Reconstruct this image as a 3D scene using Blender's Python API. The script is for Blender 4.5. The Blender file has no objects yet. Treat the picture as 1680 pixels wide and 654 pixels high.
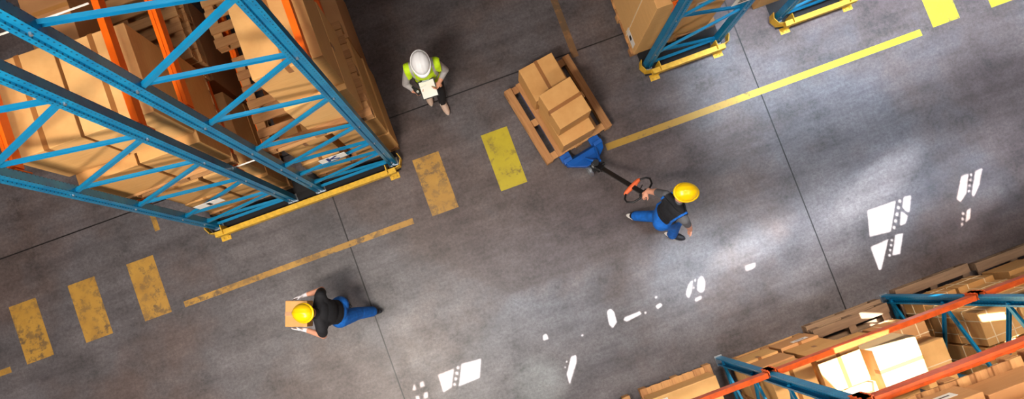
import bpy, bmesh, math, random
from mathutils import Vector, Matrix, geometry
random.seed(7)
C = bpy.context.scene.collection
# ------------------------------------------------------------------ camera numbers
H = 9.2; F = 1058.; CX, CY = 838., 426.; TH = math.radians(3.03); A = math.radians(20.2)
RV = Vector((math.cos(A), -math.sin(A), 0)); U0 = Vector((math.sin(A), math.cos(A), 0))
LV = U0*math.sin(TH) + Vector((0, 0, -math.cos(TH))); UV = U0*math.cos(TH) + Vector((0, 0, math.sin(TH)))
def at(px, py, z=0.0):
    d = LV + RV*((px-CX)/F) + UV*((CY-py)/F)
    return Vector((0, 0, H)) + d*((z-H)/d.z)

# ------------------------------------------------------------------ materials
def lin(r, g, b):
    f = lambda c: (c/255/12.92) if c/255 <= .04045 else ((c/255+.055)/1.055)**2.4
    return (f(r), f(g), f(b), 1)
MATS = {}
def N(nt, t, **k):
    n = nt.nodes.new(t)
    for a, v in k.items(): setattr(n, a, v)
    return n
def base(name, rough=.5, metal=0.):
    m = bpy.data.materials.new(name); m.use_nodes = True
    nt = m.node_tree; b = nt.nodes['Principled BSDF']
    b.inputs['Roughness'].default_value = rough; b.inputs['Metallic'].default_value = metal
    MATS[name] = m
    return m, nt, b
def noise(nt, scale, detail=4, rough=.55, vec=None, dim=None):
    n = N(nt, 'ShaderNodeTexNoise'); n.inputs['Scale'].default_value = scale
    n.inputs['Detail'].default_value = detail; n.inputs['Roughness'].default_value = rough
    if vec: nt.links.new(vec, n.inputs['Vector'])
    return n.outputs['Fac']
def ramp(nt, fac, stops):
    r = N(nt, 'ShaderNodeValToRGB'); e = r.color_ramp.elements
    while len(e) < len(stops): e.new(.5)
    for i, (p, c) in enumerate(stops): e[i].position = p; e[i].color = c
    nt.links.new(fac, r.inputs['Fac']); return r.outputs['Color']
def mth(nt, op, a, b=None, c=None):
    n = N(nt, 'ShaderNodeMath', operation=op)
    for i, v in enumerate((a, b, c)):
        if v is None: continue
        if isinstance(v, (int, float)): n.inputs[i].default_value = v
        else: nt.links.new(v, n.inputs[i])
    return n.outputs[0]
def mix(nt, fac, a, b, mode='MIX'):
    n = N(nt, 'ShaderNodeMix', data_type='RGBA', blend_type=mode)
    for k, v in ((0, fac), (6, a), (7, b)):
        if isinstance(v, (int, float, tuple)): n.inputs[k].default_value = v
        else: nt.links.new(v, n.inputs[k])
    return n.outputs[2]
def objco(nt): return N(nt, 'ShaderNodeTexCoord').outputs['Object']
def bump(nt, b, h, s=.3, d=.01):
    n = N(nt, 'ShaderNodeBump'); n.inputs['Strength'].default_value = s; n.inputs['Distance'].default_value = d
    nt.links.new(h, n.inputs['Height']); nt.links.new(n.outputs[0], b.inputs['Normal'])

def plain(name, rgb, rough=.5, metal=0., var=.12, scale=6.):
    m, nt, b = base(name, rough, metal)
    c = lin(*rgb); d = tuple(x*(1-var) for x in c[:3])+(1,); e = tuple(min(1, x*(1+var)) for x in c[:3])+(1,)
    nt.links.new(ramp(nt, noise(nt, scale, 4, .6, objco(nt)), [(.3, d), (.7, e)]), b.inputs['Base Color'])
    return m
plain('orange_paint', (255, 104, 8), .42); plain('orange_rust', (196, 80, 30), .36, 0, .25, 12)
plain('yellow_paint', (212, 166, 42), .45, 0, .2, 20); plain('blue_brace', (18, 134, 184), .33, .25, .1)
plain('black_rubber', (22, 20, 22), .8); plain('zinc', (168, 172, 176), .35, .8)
plain('jack_blue', (10, 86, 172), .4); plain('black_metal', (22, 22, 24), .4); plain('handle_orange', (240, 110, 60), .5)
plain('white_plate', (240, 238, 232), .5, 0, .04); plain('print_black', (25, 25, 30), .6); plain('print_blue', (20, 50, 120), .6)
plain('tape', (176, 122, 66), .3, 0, .06); plain('tape_dark', (150, 98, 52), .3, 0, .06); plain('paper', (232, 226, 218), .6, 0, .04); plain('strap', (236, 214, 176), .35, 0, .05)
plain('hat_white', (236, 238, 242), .28, 0, .03); plain('hat_yellow', (250, 202, 8), .28, 0, .04)
plain('skin', (212, 150, 122), .55, 0, .06, 30); plain('hair', (52, 36, 28), .7)
plain('cloth_grey', (168, 164, 164), .85, 0, .1, 25); plain('cloth_darkgrey', (92, 92, 96), .85, 0, .1, 25); plain('cloth_black', (18, 18, 24), .85, 0, .2, 25)
plain('hivis', (196, 236, 20), .7, 0, .08, 25); plain('reflective', (188, 188, 184), .4, 0, .05, 40)
plain('denim', (6, 96, 186), .85, 0, .22, 18); plain('trouser_black', (20, 20, 26), .85); plain('shoe_beige', (206, 178, 160), .7); plain('shoe_dark', (24, 26, 34), .6)
plain('sole', (226, 220, 212), .6); plain('glove_white', (226, 222, 228), .7); plain('gobo_grey', (110, 112, 116), .9); plain('wall_grey', (120, 118, 116), .9)

def blue_post():
    m, nt, b = base('blue_post', .33, .2)
    oc = objco(nt); s = N(nt, 'ShaderNodeSeparateXYZ'); nt.links.new(oc, s.inputs[0])
    g = N(nt, 'ShaderNodeNewGeometry'); tr = N(nt, 'ShaderNodeVectorTransform', vector_type='NORMAL', convert_from='WORLD', convert_to='OBJECT')
    nt.links.new(g.outputs['True Normal'], tr.inputs[0]); ns = N(nt, 'ShaderNodeSeparateXYZ'); nt.links.new(tr.outputs[0], ns.inputs[0])
    isx = mth(nt, 'GREATER_THAN', mth(nt, 'ABSOLUTE', ns.outputs[0]), .6)
    u = mth(nt, 'ADD', mth(nt, 'MULTIPLY', mth(nt, 'ABSOLUTE', s.outputs[0]), mth(nt, 'SUBTRACT', 1, isx)), mth(nt, 'MULTIPLY', mth(nt, 'ABSOLUTE', s.outputs[1]), isx))
    du = mth(nt, 'SUBTRACT', u, .037); dz = mth(nt, 'SUBTRACT', mth(nt, 'MODULO', s.outputs[2], .05), .025)
    r = mth(nt, 'SQRT', mth(nt, 'ADD', mth(nt, 'MULTIPLY', du, du), mth(nt, 'MULTIPLY', mth(nt, 'MULTIPLY', dz, .5), dz)))
    hole = mth(nt, 'MULTIPLY', mth(nt, 'LESS_THAN', r, .0058), .75)
    c = ramp(nt, noise(nt, 5, 4, .6, oc), [(.3, lin(6, 112, 162)), (.7, lin(18, 142, 188))])
    nt.links.new(mix(nt, hole, c, lin(6, 20, 40)), b.inputs['Base Color'])
blue_post()

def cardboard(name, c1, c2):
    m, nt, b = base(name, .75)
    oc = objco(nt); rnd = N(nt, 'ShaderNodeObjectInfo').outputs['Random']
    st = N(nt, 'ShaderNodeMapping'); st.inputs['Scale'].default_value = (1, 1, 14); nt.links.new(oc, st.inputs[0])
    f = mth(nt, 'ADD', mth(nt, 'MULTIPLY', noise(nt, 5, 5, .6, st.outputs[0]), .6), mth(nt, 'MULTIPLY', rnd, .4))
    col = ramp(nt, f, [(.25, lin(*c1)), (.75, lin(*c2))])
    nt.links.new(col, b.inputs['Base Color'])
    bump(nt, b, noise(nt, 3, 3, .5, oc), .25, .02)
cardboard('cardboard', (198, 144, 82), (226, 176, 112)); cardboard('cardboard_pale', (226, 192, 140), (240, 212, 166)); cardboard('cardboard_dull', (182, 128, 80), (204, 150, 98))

def wood(name, c1, c2):
    m, nt, b = base(name, .78)
    oc = objco(nt); rnd = N(nt, 'ShaderNodeObjectInfo').outputs['Random']
    st = N(nt, 'ShaderNodeMapping'); st.inputs['Scale'].default_value = (1.4, 22, 22); nt.links.new(oc, st.inputs[0])
    f = mth(nt, 'ADD', mth(nt, 'MULTIPLY', noise(nt, 2.2, 6, .65, st.outputs[0]), .65), mth(nt, 'MULTIPLY', rnd, .35))
    nt.links.new(ramp(nt, f, [(.2, lin(*c1)), (.8, lin(*c2))]), b.inputs['Base Color'])
    bump(nt, b, noise(nt, 8, 4, .5, st.outputs[0]), .3, .004)
wood('wood', (142, 92, 54), (206, 156, 100)); wood('wood_old', (92, 70, 54), (156, 124, 96))

def tapefloor(name, c1, c2, worn, fresh=False):
    m, nt, b = base(name, .5)
    oc = N(nt, 'ShaderNodeNewGeometry').outputs['Position']
    col = ramp(nt, noise(nt, 3, 5, .6, oc), [(.3, lin(*c1)), (.7, lin(*c2))])
    if fresh:
        sx = N(nt, 'ShaderNodeSeparateXYZ'); nt.links.new(oc, sx.inputs[0]); k = mth(nt, 'ADD', mth(nt, 'MULTIPLY', sx.outputs[0], .13), mth(nt, 'MULTIPLY', noise(nt, 2, 4, .6, oc), .3))
        col = mix(nt, ramp(nt, k, [(.62, (0, 0, 0, 1)), (.95, (1, 1, 1, 1))]), lin(164, 128, 44), lin(186, 172, 18))
    w = ramp(nt, noise(nt, 7, 8, .72, oc), [(worn, (1, 1, 1, 1)), (worn+.08, (0, 0, 0, 1))])
    w2 = ramp(nt, noise(nt, 1.3, 3, .6, oc), [(.4, (0, 0, 0, 1)), (.6, (1, 1, 1, 1))])
    nt.links.new(mix(nt, mth(nt, 'MULTIPLY', w, mth(nt, 'ADD', mth(nt, 'MULTIPLY', w2, .6), .3)), col, lin(92, 74, 54)), b.inputs['Base Color'])
tapefloor('tape_bright', (170, 152, 22), (190, 172, 28), .38); tapefloor('tape_line', (190, 164, 26), (208, 182, 32), .36, True); tapefloor('tape_worn', (158, 116, 46), (182, 138, 56), .43); tapefloor('tape_faded', (122, 88, 58), (140, 102, 64), .5)

def floor_shading():
    m, nt, b = base('concrete', .4)
    pos = N(nt, 'ShaderNodeNewGeometry').outputs['Position']
    s = N(nt, 'ShaderNodeSeparateXYZ'); nt.links.new(pos, s.inputs[0])
    big = noise(nt, .30, 5, .6, pos); mid = noise(nt, 1.5, 9, .72, pos); fine = noise(nt, 24, 6, .78, pos)
    c = ramp(nt, big, [(.34, lin(104, 88, 86)), (.46, lin(122, 108, 105)), (.56, lin(120, 116, 120)), (.68, lin(132, 126, 128))])
    c = mix(nt, .8, c, ramp(nt, mid, [(.28, lin(96, 90, 90)), (.44, lin(190, 186, 186)), (.7, lin(244, 242, 244))]), 'MULTIPLY')
    st = N(nt, 'ShaderNodeMapping'); st.inputs['Scale'].default_value = (.35, 2.2, 1); nt.links.new(pos, st.inputs[0])
    c = mix(nt, .5, c, ramp(nt, noise(nt, 1.6, 8, .68, st.outputs[0]), [(.35, lin(150, 138, 136)), (.6, lin(255, 255, 255))]), 'MULTIPLY')
    c = mix(nt, .5, c, ramp(nt, fine, [(.3, lin(112, 106, 106)), (.6, lin(250, 250, 250))]), 'MULTIPLY')
    # scuffs, tyre rub and dirt
    vor = ramp(nt, noise(nt, 2.1, 12, .84, pos), [(.56, (0, 0, 0, 1)), (.66, (1, 1, 1, 1))])
    c = mix(nt, mth(nt, 'MULTIPLY', vor, .5), c, lin(50, 46, 50))
    s2 = N(nt, 'ShaderNodeMapping'); s2.inputs['Scale'].default_value = (1.2, 7, 1); s2.inputs['Rotation'].default_value = (0, 0, .25); nt.links.new(pos, s2.inputs[0])
    c = mix(nt, mth(nt, 'MULTIPLY', ramp(nt, noise(nt, 2.4, 10, .8, s2.outputs[0]), [(.58, (0, 0, 0, 1)), (.68, (1, 1, 1, 1))]), .35), c, lin(60, 54, 54))
    c = mix(nt, mth(nt, 'MULTIPLY', ramp(nt, noise(nt, 3.1, 9, .8, s2.outputs[0]), [(.60, (0, 0, 0, 1)), (.70, (1, 1, 1, 1))]), .25), c, lin(172, 166, 162))
    # pour joints
    def joint(sock, v, w=.009):
        return mth(nt, 'LESS_THAN', mth(nt, 'ABSOLUTE', mth(nt, 'SUBTRACT', sock, v)), w)
    j = None
    for sock, v in ((s.outputs[0], -1.92), (s.outputs[0], 4.40), (s.outputs[0], -8.3), (s.outputs[1], 2.985), (s.outputs[1], -3.4)):
        k = joint(sock, v); j = k if j is None else mth(nt, 'MAXIMUM', j, k)
    c = mix(nt, j, c, lin(22, 18, 18))
    nt.links.new(c, b.inputs['Base Color'])
    nt.links.new(ramp(nt, mid, [(.3, (.50,)*3+(1,)), (.7, (.34,)*3+(1,))]), b.inputs['Roughness'])
    b.inputs['Specular IOR Level'].default_value = .45
floor_shading()

# ------------------------------------------------------------------ mesh helpers
class MB:
    def __init__(s): s.v = []; s.f = []; s.m = []
    def add(s, vs, fs, mi=0):
        o = len(s.v); s.v += [tuple(v) for v in vs]; s.f += [tuple(i+o for i in f) for f in fs]; s.m += [mi]*len(fs); return s
    def box(s, c, d, rz=0, mi=0):
        hx, hy, hz = d[0]/2, d[1]/2, d[2]/2; R = Matrix.Rotation(rz, 3, 'Z'); c = Vector(c)
        vs = [c+R@Vector((x*hx, y*hy, z*hz)) for z in (-1, 1) for y in (-1, 1) for x in (-1, 1)]
        return s.add(vs, [(0, 2, 3, 1), (4, 5, 7, 6), (0, 1, 5, 4), (2, 6, 7, 3), (0, 4, 6, 2), (1, 3, 7, 5)], mi)
    def bb(s, x0, x1, y0, y1, z0, z1, mi=0):
        return s.box(((x0+x1)/2, (y0+y1)/2, (z0+z1)/2), (x1-x0, y1-y0, z1-z0), 0, mi)
    def prism(s, prof, p, q, up=(0, 0, 1), mi=0):
        p = Vector(p); q = Vector(q); w = (q-p).normalized(); up = Vector(up)
        if abs(w.dot(up)) > .99: up = Vector((0, 1, 0))
        u = up.cross(w).normalized(); v = w.cross(u)
        n = len(prof); vs = [p+u*a+v*b for a, b in prof]+[q+u*a+v*b for a, b in prof]
        fs = [(i, (i+1) % n, n+(i+1) % n, n+i) for i in range(n)]+[tuple(range(n))[::-1], tuple(range(n, 2*n))]
        return s.add(vs, fs, mi)
    def tube(s, pts, r, seg=8, mi=0, closed=False):
        pts = [Vector(p) for p in pts]; n = len(pts); rings = []
        for i, p in enumerate(pts):
            a = pts[(i-1) % n] if (closed or i) else p; b = pts[(i+1) % n] if (closed or i < n-1) else p
            w = (b-a).normalized(); up = Vector((0, 0, 1)) if abs(w.z) < .95 else Vector((0, 1, 0))
            u = up.cross(w).normalized(); v = w.cross(u); rr = r[i] if isinstance(r, (list, tuple)) else r
            rings.append([p+u*math.cos(2*math.pi*k/seg)*rr+v*math.sin(2*math.pi*k/seg)*rr for k in range(seg)])
        vs = [x for R in rings for x in R]; fs = []
        for i in range(n if closed else n-1):
            j = (i+1) % n
            fs += [(i*seg+k, i*seg+(k+1) % seg, j*seg+(k+1) % seg, j*seg+k) for k in range(seg)]
        if not closed: fs += [tuple(range(seg))[::-1], tuple(range((n-1)*seg, n*seg))]
        return s.add(vs, fs, mi)
    def lathe(s, prof, c, ax='z', seg=20, mi=0):
        c = Vector(c); vs = []
        for r, h in prof:
            for k in range(seg):
                a = 2*math.pi*k/seg; x, y = r*math.cos(a), r*math.sin(a)
                vs.append(c+Vector({'z': (x, y, h), 'y': (x, h, y), 'x': (h, x, y)}[ax]))
        n = len(prof)
        fs = [(i*seg+k, i*seg+(k+1) % seg, (i+1)*seg+(k+1) % seg, (i+1)*seg+k) for i in range(n-1) for k in range(seg)]
        fs += [tuple(range(seg))[::-1], tuple(range((n-1)*seg, n*seg))]
        return s.add(vs, fs, mi)
    def build(s, name, mats, parent=None, loc=(0, 0, 0), rz=0., bev=0., smooth=False):
        me = bpy.data.meshes.new(name); me.from_pydata(s.v, [], s.f)
        for m in (mats if isinstance(mats, (list, tuple)) else [mats]): me.materials.append(MATS[m])
        for p, i in zip(me.polygons, s.m): p.material_index = i
        bm = bmesh.new(); bm.from_mesh(me); bmesh.ops.recalc_face_normals(bm, faces=bm.faces); bm.to_mesh(me); bm.free()
        if smooth: me.polygons.foreach_set('use_smooth', [True]*len(me.polygons))
        return link(name, me, parent, loc, rz, bev)
def link(name, me, parent=None, loc=(0, 0, 0), rz=0., bev=0.):
    o = bpy.data.objects.new(name, me); C.objects.link(o); o.location = loc; o.rotation_euler = (0, 0, rz)
    if parent: o.parent = parent
    if bev:
        b = o.modifiers.new('b', 'BEVEL'); b.width = bev; b.segments = 2; b.limit_method = 'ANGLE'
    return o
def tag(o, label, cat, group=None):
    o['label'] = label; o['category'] = cat
    if group: o['group'] = group
    return o
def thing(name, label, cat, loc, rz=0., group=None):
    o = bpy.data.objects.new(name, None); C.objects.link(o); o.location = loc; o.rotation_euler = (0, 0, rz); o.empty_display_size = .1
    return tag(o, label, cat, group)
def struct(o): o['kind'] = 'structure'; return o

# ------------------------------------------------------------------ the hall
X0, X1, Y0, Y1, ZC = -13., 15., -9., 12., 11.5
struct(MB().bb(X0, X1, Y0, Y1, -.2, 0).build('floor', 'concrete'))
for n, a in (('wall_west', (X0-.2, X0, Y0, Y1)), ('wall_east', (X1, X1+.2, Y0, Y1)), ('wall_south', (X0, X1, Y0-.2, Y0)), ('wall_north', (X0, X1, Y1, Y1+.2))):
    struct(MB().bb(*a, 0, ZC).build(n, 'wall_grey'))
SUN = Vector((.20, .35, .915)).normalized()
def c6(*p): return [(1100+x/2.6155, 250+y/2.616) for x, y in p]
def c7(*p): return [(640+x/2.574, 400+y/2.575) for x, y in p]
def dots(f, a, b, n, r=7):
    out = []
    for i in range(n):
        t = i/(n-1) if n > 1 else 0; x = a[0]+(b[0]-a[0])*t; y = a[1]+(b[1]-a[1])*t
        out.append(f(*[(x+r*math.cos(k*math.pi/3), y+r*math.sin(k*math.pi/3)*1.2) for k in range(6)]))
    return out
patches = [(p, 0) for p in [
    c6((845, 248), (966, 206), (945, 340), (855, 362)), c6((1002, 190), (1032, 183), (1025, 255), (1010, 252), (995, 235)), c6((990, 252), (1018, 270), (1008, 305), (985, 315)),
    c6((858, 405), (935, 370), (905, 500), (895, 505)), c6((965, 352), (998, 345), (985, 435), (952, 442)), c6((1248, 100), (1278, 90), (1270, 175), (1245, 213), (1228, 200)),
    c6((1308, 80), (1338, 65), (1325, 140), (1302, 190), (1292, 180)), c6((1272, 248), (1288, 238), (1285, 285), (1266, 300)), c6((320, 485), (365, 472), (362, 495), (325, 510)),
    c6((118, 545), (135, 527), (150, 555), (145, 590), (130, 602), (115, 590)), c6((75, 570), (95, 545), (90, 600), (78, 625), (66, 610)), c6((105, 625), (132, 614), (135, 628), (108, 640)),
    c7((202, 552), (270, 525), (260, 605), (225, 628)), c7((302, 505), (384, 483), (378, 565), (290, 602)), c7((102, 588), (112, 615), (94, 620)), c7((125, 585), (140, 578), (147, 600), (128, 607)),
    c7((108, 642), (122, 640), (126, 662), (112, 664)), c7((143, 628), (158, 622), (160, 648), (142, 654)), c7((765, 475), (785, 468), (787, 500), (758, 592), (746, 550)),
    c7((916, 285), (930, 272), (945, 285), (958, 330), (940, 355), (925, 340)), c7((985, 322), (992, 308), (1055, 283), (1063, 295), (1000, 328)), c7((1072, 285), (1084, 285), (1078, 298)),
    c7((1120, 262), (1140, 248), (1153, 258), (1130, 275)), c7((1115, 225), (1128, 218), (1125, 232)), c7((645, 385), (660, 378), (670, 400), (648, 408)), c7((808, 382), (815, 380), (816, 389), (809, 390))]
    + dots(c6, (984, 208), (960, 322), 5) + dots(c6, (950, 376), (940, 440), 4, 6) + dots(c6, (1290, 95), (1281, 165), 4, 6) + dots(c6, (1256, 262), (1251, 308), 3, 6) + dots(c6, (106, 548), (100, 580), 2, 5)
    + dots(c7, (287, 522), (272, 592), 4, 7) + dots(c7, (745, 497), (740, 520), 2, 4)]
patches += [([(1332, 590), (1420, 562), (1431, 640), (1385, 652), (1345, 612)], 1.5), ([(1428, 565), (1502, 552), (1522, 609), (1436, 643)], 1.5), ([(1604, 516), (1646, 511), (1655, 523), (1612, 528)], 1.5),
            ([(1455, 480), (1497, 482), (1500, 490), (1460, 492)], .9), ([(1503, 482), (1540, 483), (1546, 492), (1508, 491)], 1.1), ([(1655, 556), (1672, 548), (1676, 556), (1660, 566)], 1.5)]
def ceiling_gobo():  # unseen ceiling, its holes shaped so the sun draws the bright patches
    vs = [Vector((X0, Y0)), Vector((X1, Y0)), Vector((X1, Y1)), Vector((X0, Y1))]; es = [(0, 1), (1, 2), (2, 3), (3, 0)]; holes = []
    for poly, z in patches:
        pts = []
        for p in poly:
            w = at(p[0], p[1], z); w = w+SUN*((ZC-w.z)/SUN.z); pts.append(Vector((w.x, w.y)))
        holes.append(pts); o = len(vs); vs += pts; es += [(o+i, o+(i+1) % len(pts)) for i in range(len(pts))]
    V, E_, Fc, *_ = geometry.delaunay_2d_cdt(vs, es, [], 0, 1e-6)
    def inside(c, P):
        r = False
        for i in range(len(P)):
            a, b = P[i], P[i-1]
            if (a.y > c.y) != (b.y > c.y) and c.x < (b.x-a.x)*(c.y-a.y)/(b.y-a.y)+a.x: r = not r
        return r
    fs = []
    for f in Fc:
        c = sum((V[i] for i in f), Vector((0, 0)))/len(f)
        if not any(inside(c, h) for h in holes): fs.append(tuple(f))
    m = MB(); m.add([(v.x, v.y, ZC) for v in V], fs); o = m.build('ceiling_gobo', 'gobo_grey')
    s = o.modifiers.new('s', 'SOLIDIFY'); s.thickness = .02; s.offset = 0
    return struct(o)
ceiling_gobo()

# floor markings
def marking(x, y, sx, sy, mat, label, group=None):
    m = MB().box((0, 0, .001), (sx, sy, .002)).build('floor_stripe', mat, None, (x, y, 0))
    tag(m, label, 'floor marking', group)
xs = [-6.57, -5.69, -4.81, -.47, .58]
lb = ['worn yellow floor block at the far end of its row, brown in its middle', 'worn yellow crossing block, middle of three in a row below the tall rack', 'worn yellow crossing block next to the long line end below the rack guard',
      'scuffed mustard floor block closest to the yellow guard corner of the blue rack', 'bright yellow floor block between the tall rack and the laden pallet']
for i, (x, l) in enumerate(zip(xs, lb)):
    marking(x, 1.86, .40, .86, 'tape_worn' if i < 4 else 'tape_bright', l, 'yellow crossing blocks')
p = at(1545, 18); marking(p.x, 1.92+.02, .42, .86, 'tape_bright', 'bright yellow floor block beyond the end of the long stripe', 'yellow crossing blocks')
p = at(1636, -8); marking(p.x+.06, 1.92, .42, .86, 'tape_bright', 'yellow floor block cut off at the photo edge, farthest of its row', 'yellow crossing blocks')
marking(-2.68, 1.465, 3.46, .085, 'tape_worn', 'long worn yellow floor line between the guard and the man carrying a box', 'yellow lane lines')
marking(4.47, 1.505, 4.9, .10, 'tape_line', 'long yellow floor line running from the pallet jack past the small rack', 'yellow lane lines')
marking(at(-10, 614).x+.08, at(-5, 614).y, .34, .085, 'tape_worn', 'short yellow line stub at the left photo edge', 'yellow lane lines')
marking(at(256, 370).x, at(256, 368).y+.12, .075, .42, 'tape_worn', 'thin yellow stub poking out from under the leftmost rack')
marking(at(918, 30).x+.02, 3.6, .10, 1.4, 'tape_faded', 'faded brown stripe behind the laden pallet')

# ------------------------------------------------------------------ racks
PROF = [(x*1.16, y*1.22) for x, y in [(-.05, -.035), (-.018, -.035), (-.010, -.022), (.010, -.022), (.018, -.035), (.05, -.035), (.05, .035), (.032, .035), (.032, .028), (.042, .028), (.042, -.026), (.02, -.026), (.012, -.014), (-.012, -.014), (-.02, -.026), (-.042, -.026), (-.042, .028), (-.032, .028), (-.032, .035), (-.05, .035)]]
CH = [(a*.84, b) for a, b in [(-.025, -.015), (.025, -.015), (.025, .015), (.020, .015), (.020, -.010), (-.020, -.010), (-.020, .015), (-.025, .015)]]
def post(parent, x, y, h, rz):
    m = MB()
    n = len(PROF); vs = [(a, b, z) for z in (0.006, h) for a, b in PROF]
    m.add(vs, [(i, (i+1) % n, n+(i+1) % n, n+i) for i in range(n)])
    o = m.build('post', 'blue_post', parent, (x, y, 0), rz)
    MB().box((0, 0, .006), (.15, .11, .005)).lathe([(.011, .0), (.011, .02)], (.055, .04, .006), seg=8).lathe([(.011, .0), (.011, .02)], (-.055, -.04, .006), seg=8).build('footplate', 'zinc', o)
    return o
def brace(parent, p, q, up, flip=False):
    return MB().prism([(a, -b) for a, b in CH] if flip else CH, p, q, up).build('brace', 'blue_brace', parent)
def bolt(parent, p):
    return MB().lathe([(.012, -.045), (.012, .045)], p, 'y', 8).build('bolt', 'zinc', parent)
def zig(parent, a, b, za, zb, up, low=True):
    """zigzag of braces between post a (node heights za) and post b (node heights zb)"""
    nodes = sorted([(z, 0) for z in za]+[(z, 1) for z in zb]); P = (Vector(a), Vector(b))
    d = (P[1]-P[0]).normalized()*.03
    for k, ((z0, s0), (z1, s1)) in enumerate(zip(nodes, nodes[1:])):
        p = P[s0]+Vector((0, 0, z0)); q = P[s1]+Vector((0, 0, z1))
        off = Vector(up)*(.014 if k % 2 else -.014)
        brace(parent, p+off+(d if s0 == 0 else -d), q+off+(d if s1 == 0 else -d), up, k % 2 == 1)
    if low:
        brace(parent, P[0]+Vector((0, 0, .14)), P[1]+Vector((0, 0, .14)), up)
def beam(parent, p, q, mat, side):
    """box beam with a stepped ledge; side = unit vector pointing outwards from the rack"""
    p = Vector(p); q = Vector(q); sd = Vector(side)
    m = MB(); w = (q-p).normalized(); hw = .025
    def bx(a, b, t0, t1, z0, z1):
        vs = [c+sd*t+Vector((0, 0, z)) for c in (a, b) for t, z in ((t0, z0), (t1, z0), (t1, z1), (t0, z1))]
        m.add(vs, [(0, 1, 2, 3), (7, 6, 5, 4), (0, 4, 5, 1), (1, 5, 6, 2), (2, 6, 7, 3), (3, 7, 4, 0)])
    bx(p+w*.06, q-w*.06, -.032, hw+.005, -.06, .052); bx(p+w*.06, q-w*.06, .0, hw+.005, .052, .06)
    o = m.build('beam', mat, parent)
    for c, s in ((p, 1), (q, -1)):
        k = MB(); a = c+w*s*.04+sd*.005; R = math.atan2(w.y, w.x)
        dz = Vector((0, 0, -.045)); k.box(a+dz, (.012, .07, .2), R); k.box(c+sd*.045-w*s*.01+dz, (.10, .006, .2), R)
        for t in range(3): k.box(c+sd*.043-w*s*.045+Vector((0, 0, -.115+.07*t)), (.02, .02, .018), R)
        k.build('beam_connector', mat, o)
    return o
def sign(parent, x, y, z, kind):
    e = MB().box((0, 0, 0), (.33, .004, .17)).build('sign_plate', 'white_plate', parent, (x, y, z)); e['label'] = 'white aisle plate'
    m = MB(); t = -.004
    def st(a, b, w=.016): m.prism([(-w, -.0015), (w, -.0015), (w, .0015), (-w, .0015)], (a[0], t, a[1]), (b[0], t, b[1]), (0, 1, 0))
    if kind == 'K': st((-.06, -.072), (-.06, .072), .017); st((-.045, -.008), (.055, .068), .015); st((-.03, .004), (.065, -.07), .015)
    elif kind == 'I': st((0, -.055), (0, .055), .02)
    else: st((-.1, .03), (.02, .03), .012); st((-.1, -.02), (.06, -.02), .012)
    m.build('letter', 'print_blue' if kind == 'K' else 'print_black', e)

NY = 5.2
def y_row(label, xa, xb, ya, za, zb, levels, h=6.2, orange='orange_paint', sgn=None):
    """rack row running along Y: end frame at ya, next frame a bay further"""
    r = thing('pallet_rack', label, 'rack', (0, 0, 0), 0, 'blue and orange pallet racks')
    for y in (ya, NY):
        post(r, xa, y, h, -math.pi/2 if 0 else 0); post(r, xb, y, h, 0)
        zig(r, (xa, y, 0), (xb, y, 0), za, zb, (0, -1, 0))
        if y == ya:
            for z in za: bolt(r, (xa, y, z))
            for z in zb: bolt(r, (xb, y, z))
    for z in levels:
        for x, s in ((xa, -1), (xb, 1)): beam(r, (x-s*.005, ya+.03, z), (x-s*.005, NY, z), orange, (s, 0, 0))
    if sgn: sign(r, sgn[0], ya-.065, sgn[1], sgn[2])
    return r
k6 = range(6)
y_row('tall blue rack end frame at the left edge, beside the bare floor', -3.59, -2.47, 2.36, [.45]+[1.03*k for k in range(1, 6)], [.15, .75]+[1.03*k+.63 for k in range(1, 6)], (1.87, 3.76), sgn=(-3.06, 1.40, 'I'))
y_row('tall blue rack end frame with the K plate, beside the person in white helmet', -2.05, -.94, 2.36, [.45, 1.05, 1.6]+[1.05*k+.36 for k in range(2, 6)], [.15, .75, 1.32]+[1.05*k for k in range(2, 6)], (1.87, 3.76), sgn=(-1.46, 1.43, 'K'))
y_row('small blue rack frame at the top edge, right of the laden pallet', 2.98, 4.05, 2.41, [.55, 1.65, 2.7, 3.75], [.15, 1.15, 2.2, 3.25, 4.3], (1.87, 3.76), 5., sgn=(3.88, 1.62, 'T'))
y_row('blue rack corner at the top edge furthest along the row of guards', 5.0, 6.07, 2.41, [.15, 1.15, 2.2, 3.25], [.65, 1.7, 2.75], (1.87, 3.76), 5.)
# support bars
def bar(x0, x1, y, z, label):
    o = MB().tube([(x0, y, z), (x1, y, z)], .009, 6).build('support_bar', 'paper'); tag(o, label, 'bar', 'rack support bars')
bar(-3.56, -2.52, 3.56, 3.832, 'thin pale bar lying across the leftmost rack above the cartons')
bar(-2.49, -2.0, 2.43, 1.945, 'thin pale bar spanning the gap between the two tall racks')

def x_row():
    r = thing('pallet_rack', 'blue rack with orange beams running along the lower right corner, sunlit', 'rack', (0, 0, 0), 0, 'blue and orange pallet racks')
    for x in (-.1, 2.45, 4.97, 7.5):
        post(r, x, -1.9, 6.2, math.pi/2); post(r, x, -2.98, 6.2, -math.pi/2)
        zig(r, (x, -1.9, 0), (x, -2.98, 0), [1.22+1.05*k for k in range(-1, 4)], [.7+1.05*k for k in range(0, 4)], (1, 0, 0))
    for a, b in ((-.1, 2.45), (2.45, 4.97), (4.97, 7.5)):
        for z in (1.87, 3.8):
            for y, s in ((-1.9, 1), (-2.98, -1)): beam(r, (a, y+s*.05, z), (b, y+s*.05, z), 'orange_rust', (0, s, 0))
x_row()

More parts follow.
